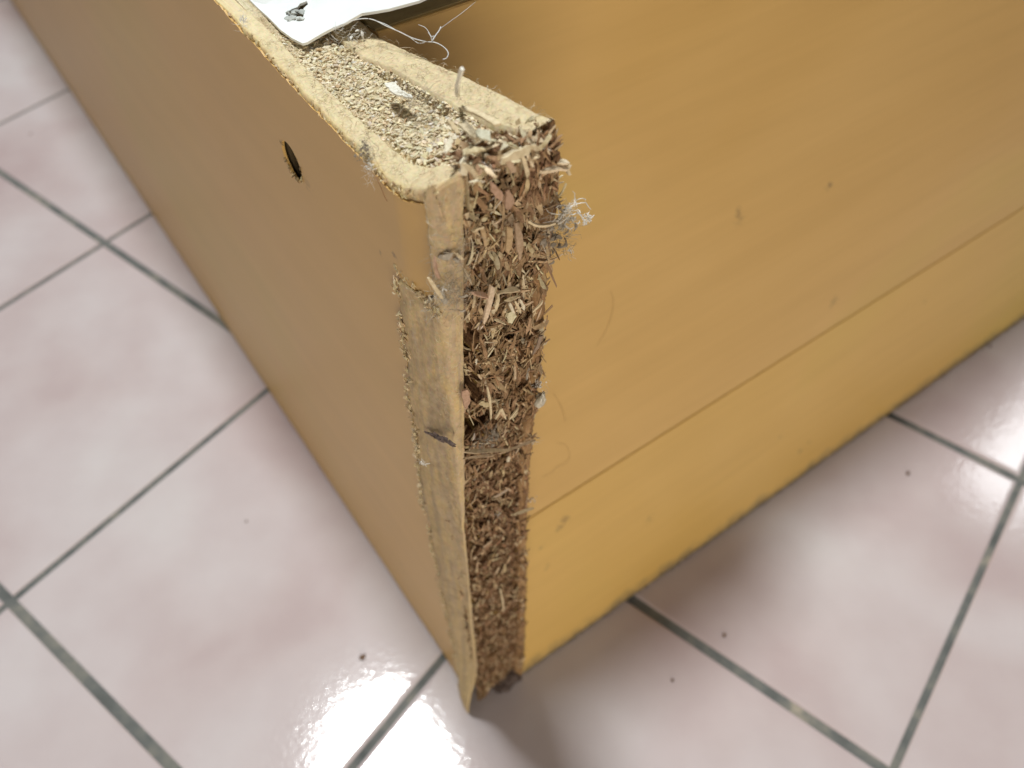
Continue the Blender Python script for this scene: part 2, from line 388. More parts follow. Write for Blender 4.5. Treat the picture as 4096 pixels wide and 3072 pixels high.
# strip: horizontal section swept down
zs = []; z = zL(0)
while z > 0: zs.append(z); z -= .0006
zs.append(0.0005)
rows = []
for z in zs:
    m_ = eM(z)+.00012*fb(z, .2, .3, 400); A = eA(z)+.0007*fb(.1, .3, z, 260)+.0006; r = max(.0005, min(.0022, m_*.55)) if m_ > 0 else .0005
    fx = -flare(z); tp = sm(.2312, .2290, z); row = []
    P = [(m_+.0002, .008), (m_+.0001, .003), (m_, .0002)]
    n1 = 9
    for k in range(n1): P.append((m_+(r-m_)*k/(n1-1) if m_ > r else m_+(r-m_)*k/(n1-1), 0))
    for k in range(1, 7):
        a = math.pi/2*k/6; P.append((r-r*math.sin(a), r-r*math.cos(a)))
    n2 = 30
    for k in range(1, n2+1):
        yk = r+(A-r)*k/n2; P.append((-.0014*min(1, yk/.010)*sm(.212, .200, z)*sm(A+.0002, A-.0022, yk)*sm(.0, .03, z), yk))
    P.append((.0006, A+.0003)); P.append((.003, A+.001))
    for q, (x, y) in enumerate(P):
        wob = .00022*fb(x*1.0, y, z, 420)+.0003*fb(x, y, z, 110); lay = 0
        bevel = 0
        if z > .2068: bevel = .0022*sm(.0, .010, y)      # tucks under the laminate above the torn edge
        ff = fx*(1-sm(0, .02, y)*.8)
        if q < 3: wob = 0
        zc = ztop(max(x, 0), max(y, 0))-.00002
        if q < 2 or y > .0015: zc -= .002
        row.append((x+ff-(wob if y > .0006 and q > 3 else 0), y-(wob if y < .0006 else 0), min(zc, z) if z > .001 else .0004))
    rows.append(row)
def colS(i, j):
    z = zs[i]; t = nz(j*.35, z*160, 2.2)
    c = lerp((.60, .455, .25), (.53, .41, .265), .5+t*1.4)
    c = lerp(c, (.60, .46, .255), sm(.09, .02, z))
    if j > 34 and z < .20 and z > .1: c = lerp(c, (.62, .47, .26), .6)
    c = lerp(c, (.42, .33, .23), max(0, nz(j*.2, z*60, 7))*1.2)
    return jit(c, .06)
mb.grid(rows, colS)
sl = mb.build('surface_layer', 'fibre', side, smooth=True); tag(sl, 'pale fibrous outer layer laid bare along the left of the break')

# smooth outer layer, right: top band and a thin edge down the front
mb = MB(); rows = []
for y in ys:
    row = []; xi = tR(y)+.0004*fb(y, .5, .7, 260); xo = tO(y)+.0003*fb(y, .5, .2, 350)
    zt = lambda x: ztop(x, y)+.00009*fb(x, y, .6, 700)+.0002*fb(x, y, .4, 120)
    row.append((xi, y, zt(xi)-.006)); row.append((xi-.0001, y, zt(xi)-.002))
    for k in range(NU+1):
        t = k/NU; x = xi+(xo-xi)*t; row.append((x, y, zt(x)-.0007*max(0, t-.8)/.2*max(0, t-.8)/.2))
    row.append((xo+.0001, y, zt(xo)-.0015)); row.append((min(xo, .0188), y+.0001, .2235)); rows.append(row)
mb.grid(rows, lambda i, j: jit(lerp(STRAW, (.55, .42, .26), .3+.5*nz(j*.4, ys[i]*200, 3)), .06))
zs2 = []; z = zR(0)
while z > 0: zs2.append(z); z -= .0007
zs2.append(.0005); rows = []
for z in zs2:
    xo = eR(z)+.0004*fb(z, .3, .3, 300)+.0003*fb(z, .3, .9, 900); wd = tab([(0, .0022), (.1, .0020), (.2, .0020), (.23, .0022)], z); xi = xo-wd+.0007*fb(z, .9, .3, 250)
    zz_ = min(z, .2290); row = [(xi, .007, zz_-.003), (xi, .003, zz_-.001)]
    for k in range(9):
        t = k/8; x = xi+(xo-xi)*t; row.append((x, .0004*(1-t)+.0005*fb(x, 0, z, 500)+.0008*max(0, t-.7), z))
    row += [(xo+.0002, .004, min(z, zR(.004)-.0012)), (xo-.0006, .016, min(z, .2285))]
    rows.append(row)
mb.grid(rows, lambda i, j: jit(lerp((.25, .145, .07), (.38, .24, .125), .5+nz(j*.5, zs2[i]*220, 5)*1.2), .14))
sr = mb.build('surface_layer', 'fibre', side, smooth=True); tag(sr, 'thin fibrous outer layer along the right of the break')

# rough core, over the top and down the front
def core_pos(s, t):
    """s<0: on the top at depth -s; s>0: down the front; t across. returns point, normal"""
    if s < -.003:
        y = -s; x = tL(y)-.0004+(tR(y)-tL(y)+.0008)*t; return Vector((x, y, ztop(x, y)-.0004)), Vector((0, 0, 1))
    if s > .003:
        z = .2326-s; z = max(z, 0); x = eM(z)-.0002+(eR(z)-.0018-eM(z))*t; return Vector((x, .0004, z)), Vector((0, -1, 0))
    a = (s+.003)/.006*math.pi/2
    p1, _ = core_pos(-.0031, t); p2, _ = core_pos(.0031, t)
    k = a/(math.pi/2); c = p1.lerp(p2, k); b = math.sin(math.pi*k)*.0009
    n = Vector((0, -math.sin(a), math.cos(a))); return c+n*b, n
def core_depth(s, t, p):
    if s < 0:
        d = .0003+.0006*max(0, fb(p.x, p.y, 1.1, 260)+.1)+.0003*fb(p.x, p.y, .4, 900, 3)
        g = sm(.10, .0, abs(t-.86+.05*nz(0, p.y*200, 0)))*sm(.014, .02, p.y)*sm(.042, .032, p.y); d += .0022*g
        g = sm(.12, 0, abs(t-.06))*sm(.004, .008, p.y)*sm(.024, .015, p.y); d += .0016*g
        d += .0012*sm(.016, .003, p.y)
        return d
    d = .0014+.0024*max(0, fb(p.x, .3, p.z, 170)+.12)+.0011*fb(p.x, .1, p.z*.45, 520)+.0005*fb(p.x, .6, p.z, 1300, 3)
    z = p.z
    wv = .04*nz(0, 9, z*700)
    cav = sm(.24, .16, t+wv)*sm(.1985, .1970, z)*sm(.1880, .1900, z)
    cav = max(cav, sm(.27, .20, t+wv)*sm(.1850, .1835, z)*sm(.1740, .1760, z)); d += .010*cav
    cav = sm(.52, .42, t+wv*2)*sm(.1700, .1690, z)*sm(.1638, .1650, z); d += .013*cav
    cav = sm(.25, .05, t)*sm(.15, .14, z)*sm(.07, .10, z); d += .0028*cav
    d *= tab([(0, .45), (.03, .6), (.07, .85), (.12, 1), (.3, 1)], z)
    d += .005*sm(.011, .003, z+.004*(1-t))*sm(.15, .4, t)
    return d
mb = MB(); ss = []; s = -.2
while s < .2322: ss.append(s); s += (.008 if s < -.072 else .00048)
NT = 48; rows = []; meta = []
for s in ss:
    row = []; mrow = []
    for k in range(NT+1):
        t = k/NT; p, n = core_pos(s, t); d = core_depth(s, t, p)
        q = p-n*d; q += Vector((.0003*nz(p.x, p.y+p.z, 0, 900), 0, .0003*nz(p.x, p.y+p.z, 3, 900))) if 0 < k < NT else Vector((0, 0, 0))
        q.z = max(q.z, .0008)
        row.append(q); mrow.append(d)
    rows.append(row); meta.append(mrow)
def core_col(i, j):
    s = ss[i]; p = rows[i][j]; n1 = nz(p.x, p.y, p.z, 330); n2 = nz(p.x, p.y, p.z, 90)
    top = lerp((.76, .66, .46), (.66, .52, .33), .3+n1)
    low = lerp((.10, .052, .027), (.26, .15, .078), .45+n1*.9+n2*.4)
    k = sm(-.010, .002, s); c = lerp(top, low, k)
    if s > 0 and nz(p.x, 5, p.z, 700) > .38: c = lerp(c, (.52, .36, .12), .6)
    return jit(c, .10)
mb.grid(rows, core_col)
core = mb.build('chip_core', 'core', side); tag(core, 'rough brown particle core exposed between the two outer layers')

# chips and crumbs standing out of the core
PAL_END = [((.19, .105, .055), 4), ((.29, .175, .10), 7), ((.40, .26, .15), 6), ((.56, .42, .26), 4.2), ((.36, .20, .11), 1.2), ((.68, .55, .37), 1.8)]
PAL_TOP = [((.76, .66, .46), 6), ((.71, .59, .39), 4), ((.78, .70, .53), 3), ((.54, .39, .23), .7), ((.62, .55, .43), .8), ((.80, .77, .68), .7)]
def pick(P): return random.choices([c for c, _ in P], [k for _, k in P])[0]
mb = MB()
def surf(s, t):
    p, n = core_pos(s, t); return p-n*core_depth(s, t, p), n
for _ in range(5200):     # granules on the top
    s = -random.uniform(.001, .062); t = random.uniform(.0, 1); p, n = surf(s, t); y = -s
    if y > .052 and random.random() < .5: continue
    L = random.uniform(.0004, .0012)*(1+1.5*sm(.020, .004, y)); d = Vector((random.gauss(0, 1), random.gauss(0, 1), random.gauss(0, .25)))
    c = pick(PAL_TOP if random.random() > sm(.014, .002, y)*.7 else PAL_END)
    nn = (n+Vector((random.gauss(0, .3), random.gauss(0, .3), 0))).normalized()
    mb.flake(p+n*random.uniform(-.0002, .0002), d, nn, L, L*random.uniform(.2, .8), random.uniform(.00008, .00022), random.uniform(-.1, .2), jit(c, .12), 2)
for _ in range(7600):     # flakes in the broken front
    s = random.uniform(-.002, .230); t = random.uniform(0, 1.10); p, n = surf(s, min(t, 1)); z = p.z; p.x += max(0, t-1)*.019; p.y -= sm(.98, 1.02, t)*.0012
    big = tab([(0, .5), (.05, .62), (.10, .78), (.15, .85), (.2, 1.1), (.24, 1.1)], z)
    L = random.choice((random.uniform(.001, .003), random.uniform(.0015, .0045), random.uniform(.003, .0062)))*big
    upr = random.random() < .68
    d = Vector((random.gauss(0, .38), random.gauss(0, .30), 1)) if upr else Vector((random.gauss(0, 1), random.gauss(0, .35), random.gauss(0, .6)))
    nn = Vector((random.gauss(0, .7), -1, random.gauss(0, .3)))
    c = pick(PAL_END)
    if random.random() < .22*sm(.13, .21, z): c = pick(PAL_TOP)
    c = lerp(c, (.50, .36, .20), .28*sm(.12, .20, z))
    lift = random.uniform(-.0003, .0011)*big
    # keep the deep pits open
    if core_depth(s, min(t, 1), core_pos(s, min(t, 1))[0]) > .0048 and random.random() < .97: continue
    p2 = p+n*lift; p2.z = max(p2.z, L*.5+.001)
    mb.flake(p2, d, nn, L, random.choice((random.uniform(.00012, .0004), random.uniform(.0002, .0007), random.uniform(.0003, .0010)))*(.45+.6*big), random.uniform(.0001, .00025), random.gauss(.02, .06), jit(c, .15), 3)
for _ in range(1500):
    if random.random() < .7:
        z = random.uniform(.02, .204)
        if nz(3, 0, z, 120) < -.15: continue
        p = Vector((random.uniform(-.0017, -.0006), lam_front(z)+random.gauss(-.0006, .0008), z)); n = Vector((-1, -.4, 0))
    else:
        y = random.uniform(.0, .075); p = Vector((-.0004+.0013*sm(.012, 0, y), y, zL(y)-random.uniform(.0004, .0018))); n = Vector((-1, 0, .5))
        if random.random() < .45: p = Vector((-.0006+.0012*sm(.012, 0, random.random()*.014), random.uniform(.0, .0145), .2046+random.gauss(0, .0007)))
    L = random.uniform(.0004, .0014)
    mb.flake(p, (random.gauss(0, .3), random.gauss(0, 1), random.gauss(0, 1)), n, L, L*random.uniform(.2, .6), .0002, .1, jit(random.choice([(.66, .54, .33), (.62, .49, .28), (.50, .37, .21), (.70, .60, .40)]), .15), 2)
for _ in range(150):
    x = random.uniform(.016, .0224); z = random.uniform(.221, .2328); L = random.uniform(.0012, .0036)
    mb.flake((x, -random.uniform(.0003, .0016), z), (random.gauss(0, .5), random.gauss(0, .3), 1), (random.gauss(0, .8), -1, .2), L, random.uniform(.0002, .0008), .0002, random.uniform(-.1, .2), jit(pick(PAL_END), .15), 3)
for _ in range(120):
    x = random.uniform(.006, .020); L = random.uniform(.0015, .004)
    mb.flake((x, random.uniform(-.002, .003), random.uniform(.2305, .2332)), (random.gauss(0, 1), random.gauss(0, .8), random.gauss(0, .5)), (random.gauss(0, .5), -.6, 1), L, random.uniform(.0003, .0009), .0002, random.uniform(-.1, .2), jit(pick(PAL_TOP if random.random() < .5 else PAL_END), .15), 3)
chips = mb.build('wood_chips', 'chip', side); tag(chips, 'mass of small wood chips and crumbs in the break', kind='stuff')

mb = MB()
for _ in range(34):
    a = random.gauss(-1.9, 1.1); rr = HR+random.uniform(-.0004, .0003)
    mb.flake((-.0009, HC.y+rr*math.cos(a), HC.z+rr*math.sin(a)), (random.gauss(-.4, .3), math.cos(a)+random.gauss(0, .4), math.sin(a)+random.gauss(0, .4)), (-1, 0, 0), random.uniform(.0004, .0012), .0003, .00015, .1, jit(random.choice([(.34, .24, .12), (.52, .40, .22), (.22, .15, .08)]), .1), 2)
hr = mb.build('chipped_rim', 'chip', side); tag(hr, 'chipped brown rim of the bore')
# fine fibres lying on the smooth layers
mb = MB()
for _ in range(2200):
    if random.random() < .62:
        z = random.uniform(.004, .230); A = eA(z); m_ = max(.0004, eM(z)); q = random.uniform(-m_, A if z < .2035 else .001)
        if q < 0: p = Vector((-q, -.0003, z)); n = Vector((0, -1, 0))
        else: p = Vector((-.0004-flare(z)*.8, q, z)); n = Vector((-1, 0, 0))
    else:
        y = random.uniform(0, .06); lft = random.random() < .5
        x = random.uniform(0, tL(y)) if lft else random.uniform(tR(y), tO(y)); p = Vector((x, y, ztop(x, y)+.0002)); n = Vector((0, 0, 1))
    d = Vector((random.gauss(0, 1), random.gauss(0, 1), random.gauss(0, 1))); d -= n*d.dot(n)*.9; d.normalize(); L = random.uniform(.0006, .0024)
    b = Vector((random.gauss(0, 1), random.gauss(0, 1), random.gauss(0, 1)))*L*.12
    mb.tube([p-d*L/2, p+b+n*.0002, p+d*L/2], random.uniform(.000018, .00004), 3, jit(random.choice([(.74, .66, .48), (.70, .58, .38), (.68, .62, .50), (.45, .32, .18)]), .1))
fz = mb.build('wood_fibres', 'chip', side); tag(fz, 'fine wood fibres on the torn outer layers', kind='stuff')

# prominent splinters: ends given on the board in metres from the corner
def splinter(a, b, wd, th, col, bend=.06, nrm=(0, -.7, .7), label=None, seg=5):
    a = Vector(a); b = Vector(b); m_ = MB(); m_.flake((a+b)/2, b-a, nrm, (b-a).length, wd, th, bend, col, seg)
    o = m_.build('splinter', 'chip', side)
    if label: tag(o, label)
    return o
LT = (.72, .60, .40); LT2 = (.80, .72, .55); MD = (.52, .37, .21); PK = (.52, .34, .24)
K = 1.852
def e(x, y, o=.0012): return onend(x*K, y*K, o)
def tp(x, y, z=.2345): return ontop(x*K, y*K, z)
S = [
 (tp(988, 206, .232), hit(998*K, 148*K, (0, 1, 0), .006), .0009, .0004, (.9, .87, .78), .02, (-.5, -.6, .6), 'pale splinter standing upright on the top of the break'),  # colour whitened to stand in for lamp light shining through it
 (tp(998, 233, .2345), tp(1076, 270, .2352), .0012, .0004, LT, .04, (0, 0, 1), 'long flat splinter lying by the right band of the top'),
 (e(1083, 347, .0022), e(1152, 318, .0030), .0012, .0005, LT, .05, (0, -1, .4), 'broad pale splinter across the top of the break'),
 (e(1150, 318, .003), e(1163, 322, .0028), .0008, .0004, LT, .0, (0, -1, .4), None),
 (e(998, 345, .001), e(1003, 378, .0015), .0010, .0003, LT2, .03, (0, -1, 0), 'white sliver at the top left of the break'),
 (e(962, 330, -.001), tp(975, 300, .2345), .0008, .0003, LT2, .05, (0, -.5, 1), None),
 (e(1002, 352, .002), e(1030, 382, .002), .0007, .0003, LT, .1, (0, -1, .4), None),
 (e(1168, 372, .003), e(1232, 362, .0034), .0011, .0005, (.76, .62, .44), .05, (0, -.2, 1), 'pale splinter jutting past the right edge of the break'),
 (e(1205, 352, .003), e(1228, 352, .0034), .0009, .0004, (.76, .64, .46), .12, (0, -.2, 1), None),
 (e(1228, 352, .0034), e(1231, 378, .0036), .0007, .0004, LT, -.15, (1, 0, 0), None),
 (e(1143, 478, .003), e(1198, 482, .0036), .0006, .0004, LT, -.13, (0, 0, 1), 'thin curved fibre bundle at the right edge'),
 (e(1020, 500, .002), e(1042, 490, .0025), .0007, .0003, LT, .1, (0, 0, 1), None),
 (e(1040, 490, .0025), e(1048, 530, .002), .0006, .0003, MD, .06, (0, -1, 0), None),
 (e(1063, 618, .003), e(1044, 698, .0030), .0011, .0005, (.74, .58, .42), .03, (0, -1, 0), 'long bright splinter leaning in the middle of the break'),
 (e(1020, 633, .003), e(1052, 640, .003), .0008, .0004, PK, .04, (0, -.6, 1), None),
 (e(1078, 632, .003), e(1118, 624, .0034), .0008, .0003, LT, .04, (0, -.5, 1), None),
 (e(1076, 632, .003), e(1070, 668, .0028), .0007, .0003, LT, .04, (0, -1, 0), None),
 (e(1092, 650, .003), e(1122, 640, .0034), .0006, .0003, LT, .04, (0, -.5, 1), None),
 (e(1100, 655, .003), e(1112, 685, .003), .0006, .0003, LT2, .04, (0, -1, 0), None),
 (e(1112, 650, .003), e(1124, 676, .003), .0006, .0003, LT, .04, (0, -1, 0), None),
 (e(1122, 645, .003), e(1132, 668, .003), .0005, .0003, LT2, .04, (0, -1, 0), None),
 (e(1098, 674, .0032), e(1108, 692, .0032), .0016, .0004, (.74, .68, .46), .0, (0, -1, .2), 'small square pale flake below the fan of splinters'),
 (e(1068, 690, .003), e(1092, 700, .003), .0005, .0002, LT, .04, (0, -.5, 1), None),
 (e(1003, 842, .002), e(1008, 880, .001), .0014, .0004, PK, .04, (0, -1, 0), None),
 (e(1052, 835, .002), e(1060, 905, .0022), .0005, .0003, LT, .04, (0, -1, 0), None),
 (e(1036, 868, .002), e(1056, 876, .0024), .0012, .0004, (.56, .46, .28), .02, (0, -1, 0), None),
 (e(1070, 905, .0022), e(1082, 882, .0024), .0005, .0003, LT, .02, (0, -1, 0), None),
 (e(1092, 905, .0022), e(1082, 882, .0024), .0005, .0003, LT, .02, (0, -1, 0), None),
 (e(1100, 905, .0022), e(1118, 882, .0024), .0005, .0003, LT, .02, (0, -1, 0), None),
 (e(1002, 976, .003), e(1098, 972, .0034), .0008, .0004, (.50, .39, .25), .03, (0, -.6, 1), 'long fibre bundle crossing the break below the dark gap'),
 (e(1002, 990, .003), e(1070, 982, .0034), .0006, .0003, (.56, .42, .28), .02, (0, -.6, 1), None),
 (e(1080, 980, .0034), e(1155, 950, .0034), .0006, .0003, (.56, .42, .28), .03, (0, -.6, 1), None),
 (e(1068, 1075, .0025), e(1100, 1055, .003), .0006, .0003, (.66, .52, .40), .04, (0, -.6, 1), None),
 (e(1105, 1113, .0028), e(1152, 1097, .0032), .0006, .0003, LT, .03, (0, -.6, 1), 'thin splinter jutting over the right edge low in the break'),
 (e(1085, 1320, .0016), e(1080, 1272, .0020), .0004, .0002, LT, .05, (0, -1, 0), None),
 (e(1150, 765, .002), e(1168, 725, .003), .0010, .0003, (.30, .22, .16), .05, (0, -1, 0), 'dark pointed splinter on the right edge'),
 (e(1150, 672, .002), e(1172, 650, .003), .0006, .0003, LT, .05, (0, -1, 0), None),
 (e(1095, 345, .002), e(1110, 372, .002), .0010, .0003, (.50, .36, .24), .05, (0, -1, 0), None),
 (e(1125, 330, .002), e(1140, 380, .002), .0006, .0003, LT, .05, (0, -1, 0), None),
 (e(1060, 400, .002), e(1085, 430, .002), .0012, .0003, PK, .05, (0, -1, 0), None),
 (e(1095, 410, .0022), e(1100, 450, .0022), .0016, .0004, (.44, .29, .20), .05, (0, -1, 0), None),
 (e(1100, 490, .002), e(1095, 545, .0024), .0012, .0004, MD, .05, (0, -1, 0), None),
 (e(1115, 480, .002), e(1122, 560, .0024), .0011, .0004, (.46, .33, .22), .05, (0, -1, 0), None),
 (tp(1000, 268, .2338), tp(1030, 300, .2338), .0014, .0004, (.60, .50, .34), .03, (0, 0, 1), None),
 (tp(1030, 283, .2345), tp(1060, 300, .2345), .0018, .0004, (.58, .55, .42), .03, (0, -.4, 1), 'small grey green flake on the top of the break'),
 (tp(1000, 330, .2335), tp(1045, 322, .2335), .0010, .0004, (.62, .52, .33), .03, (0, -.4, 1), None),
 (tp(970, 262, .233), tp(990, 290, .233), .0010, .0004, (.60, .48, .30), .03, (0, -.4, 1), None),
 (tp(840, 180, .2300), tp(862, 207, .2305), .0016, .0003, (.80, .77, .68), .05, (0, 0, 1), 'whitish flake in the middle of the top'),
 (tp(862, 200, .2300), tp(885, 212, .2305), .0012, .0003, (.80, .78, .70), .05, (0, 0, 1), None),
 (onleft(938*K, 555*K, .0012), onleft(947*K, 600*K, .0015), .0008, .0003, PK, .05, (-1, -.6, 0), None),
 (e(925, 600, .001), e(955, 645, .0016), .0007, .0003, LT, .04, (0, -1, 0), None),
 (e(982, 545, .001), e(1000, 560, .0012), .0005, .0002, LT, .04, (0, -1, 0), None),
]
for a, b, wd, th, col, bend, nrm, lab in S: splinter(a, b, wd, th, col, bend, nrm, lab)

# front panel, leaning back, in two boards with a seam between
def slab(mb, x0, x1, z0, z1, off, th, by=.0):
    n = Vector((0, -1, LEAN)).normalized()
    P = []
    bv = .0003
    def pt(x, z, o): return Vector((x, z*LEAN, z))+n*o
    rows = [[pt(x, z0, off-th) for x in (x0, x1)], [pt(x, z0, off-bv) for x in (x0, x1)], [pt(x, z0+bv, off) for x in (x0, x1)],
            [pt(x, z1-bv, off) for x in (x0, x1)], [pt(x, z1, off-bv) for x in (x0, x1)], [pt(x, z1, off-th) for x in (x0, x1)]]
    n0 = len(mb.v); mb.grid(rows)
    mb.add([rows[0][0], rows[1][0], rows[2][0], rows[3][0], rows[4][0], rows[5][0]], [(0, 1, 2, 3, 4, 5)])
    mb.add([rows[0][1], rows[1][1], rows[2][1], rows[3][1], rows[4][1], rows[5][1]], [(5, 4, 3, 2, 1, 0)])
    mb.add([rows[0][0], rows[0][1], rows[5][1], rows[5][0]], [(0, 1, 2, 3)])
SE = .0782
fp = MB(); slab(fp, .0185, 1.3, SE+.0002, .2272, 0, .012); fpo = fp.build('front_panel', 'orange_laminate', cab); fixn(fpo)
tag(fpo, 'leaning front panel in orange wood grain laminate')
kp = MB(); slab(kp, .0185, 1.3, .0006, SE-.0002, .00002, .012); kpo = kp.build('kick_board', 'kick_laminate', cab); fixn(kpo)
tag(kpo, 'yellower lower strip of the front with a dirty bottom edge')
tr = MB(); tr.box((.0186, .0500, .2100), (1.3, .0850, .2274)); tro = tr.build('top_rail', 'raw_edge', cab); tag(tro, 'bare olive brown top edge of the front panel')
# dust along the foot of the front panel
mb = MB()
for _ in range(700):
    x = random.uniform(.02, .36)**1.0; z = abs(random.gauss(0, .0010))+.0003
    mb.flake(Vector((x, z*LEAN-.0004-random.random()*.0003, z)), (random.gauss(0, 1), 0, random.gauss(0, 1)), (0, -1, 0), random.uniform(.0003, .0011), .0004, .0002, 0, jit(random.choice([(.30, .25, .19), (.22, .18, .14), (.5, .42, .28)]), .2), 1)
du = mb.build('dust', 'chip', cab); tag(du, 'grey dust caught along the foot of the front panel', kind='stuff')

# ------------------------------------------------------------------ white sheet on the top
def free(mbx, name, m, base, smooth=False): return mbx.build(name, m, None, smooth, base)
SZ = [(0, .2266), (.006, .2269), (.010, .2284), (.0135, .2303), (.018, .2330), (.023, .2352), (.03, .2365), (.2, .237)]
def sheet_z(x, y): return tab(SZ, x)+.0012*sm(.052, .075, y)*0+.0003*nz(x, y, 0, 90)
def onsheet(px, py):
    z = .23
    for _ in range(30): z = .5*z+.5*sheet_z(ontop(px, py, z).x, 0)
    return ontop(px, py, z)
out = [onsheet(*p) for p in ((1194, 165), (1210, 172), (1228, 168), (1284, 136), (1330, 112), (1383, 90), (1447, 54), (1500, 46), (1555, 36), (1677, 0))]
pts = [(p.x, p.y) for p in out]+[(.06, .0385), (.12, .039), (.125, .16), (.004, .165)]
pts += [(p.x, p.y) for p in (onsheet(1004, 0), onsheet(1067, 59), onsheet(1121, 118), onsheet(1165, 150))]
hole = [(p.x, p.y) for p in (onsheet(*q) for q in ((1165, 36), (1190, 28), (1200, 15), (1228, 5), (1232, 18), (1214, 34), (1216, 50), (1212, 75), (1196, 70), (1180, 82), (1158, 78), (1160, 60), (1150, 52)))]
bm = bmesh.new()
vo = [bm.verts.new((x, y, 0)) for x, y in pts]; vh = [bm.verts.new((x, y, 0)) for x, y in hole]
ed = [bm.edges.new((vo[i], vo[(i+1) % len(vo)])) for i in range(len(vo))]+[bm.edges.new((vh[i], vh[(i+1) % len(vh)])) for i in range(len(vh))]
bmesh.ops.triangle_fill(bm, use_beauty=True, edges=ed)
bmesh.ops.subdivide_edges(bm, edges=[x for x in bm.edges if x.calc_length() > .006], cuts=3, use_grid_fill=False)
bmesh.ops.triangulate(bm, faces=bm.faces)
for v in bm.verts: v.co.z = sheet_z(v.co.x, v.co.y)
r = bmesh.ops.extrude_face_region(bm, geom=list(bm.faces)); 
for v in [g_ for g_ in r['geom'] if isinstance(g_, bmesh.types.BMVert)]: v.co.z -= .0005
bmesh.ops.recalc_face_normals(bm, faces=bm.faces)
base = Vector((.01, .06, .2290))
for v in bm.verts: v.co -= base
me = bpy.data.meshes.new('white_sheet'); bm.to_mesh(me); bm.free(); me.materials.append(M['white_sheet'])
so = bpy.data.objects.new('white_sheet', me); C.objects.link(so); so.location = wpt(base); so.rotation_euler = (0, 0, ANG)
tag(so, 'thin bright white sheet with a torn hole, lying on the top of the cabinet', 'sheet')
# torn scraps in the hole
mb = MB()
for q in range(16):
    p = onsheet(random.uniform(1140, 1212), random.uniform(44, 78))
    mb.flake(p-base, (random.gauss(0, 1), random.gauss(0, 1), .25), (random.gauss(0, .3), random.gauss(0, .3), 1), random.uniform(.0010, .0020), random.uniform(.0006, .0012), .0002, .1, None, 3)
mb.c = [None]*len(mb.f); t_ = mb.build('torn_edge', 'grey_flake', so); tag(t_, 'crumpled grey scraps in the torn hole')

# ------------------------------------------------------------------ lint, threads, hair, specks
def curve(pts, n=8):
    P = [Vector(p) for p in pts]; P = [P[0]*2-P[1]]+P+[P[-1]*2-P[-2]]; o = []
    for i in range(1, len(P)-2):
        for k in range(n):
            t = k/n; a, b, c, d = P[i-1:i+3]
            o.append(.5*((2*b)+(c-a)*t+(2*a-5*b+4*c-d)*t*t+(3*b-a-3*c+d)*t**3))
    o.append(P[-2]); return o
th = MB()
def tpx(L, z=.232): return [ontop(x, y, z) for x, y in L]
th.tube(curve(tpx([(1330, 118), (1383, 92), (1440, 76), (1490, 78), (1545, 104), (1600, 128), (1650, 152), (1700, 166), (1740, 170), (1775, 188), (1793, 212), (1786, 232), (1770, 238)])), .000085, 5)
th.tube(curve(tpx([(1480, 76), (1540, 96), (1590, 124), (1640, 150), (1672, 172), (1700, 170)], .2316)), .00006, 4)
th.tube(curve(tpx([(1728, 168), (1724, 148), (1716, 130), (1700, 110), (1672, 98)], .2325)), .00005, 4)
th.tube(curve(tpx([(1730, 162), (1744, 140), (1757, 122), (1764, 106)], .2322)), .00011, 5)
th.tube(curve(tpx([(1757, 118), (1800, 86), (1850, 50), (1905, 5)], .2325)), .00004, 4)
th.tube(curve(tpx([(1712, 128), (1725, 146), (1738, 144)], .2323)), .00009, 4)
b0 = ontop(1500, 100, .2315)
o = free(th, 'thread', 'thread', b0, True); tag(o, 'fine white thread trailing from the white sheet over the orange panel', 'thread')
hairs = [([onfront(x*K, y*K, .0003) for x, y in ((1318, 628), (1325, 650), (1320, 685), (1305, 720), (1288, 748))], 'thin curved brown hair on the upper orange panel', .00003),
         ([onfront(x*K, y*K, .0003) for x, y in ((1194, 848), (1208, 870), (1216, 890), (1222, 910))], 'thin brown hair beside the cocoon', .000035),
         ([onfront(x*K, y*K, .0003) for x, y in ((1170, 1030), (1190, 1022), (1200, 1010), (1222, 1000), (1230, 985), (1222, 962), (1200, 956))], 'curled brown hair just above the seam of the front panel', .00003),
         ([onleft(x, y, .0016) for x, y in ((1500, 705), (1522, 745), (1540, 790), (1550, 805))], 'short dark hair on the tan laminate below the broken edge', .00007)]
for pts_, lab, r in hairs:
    mb = MB(); mb.tube(curve(pts_), r, 4); o = free(mb, 'hair', 'hair', pts_[0], True); tag(o, lab, 'hair')
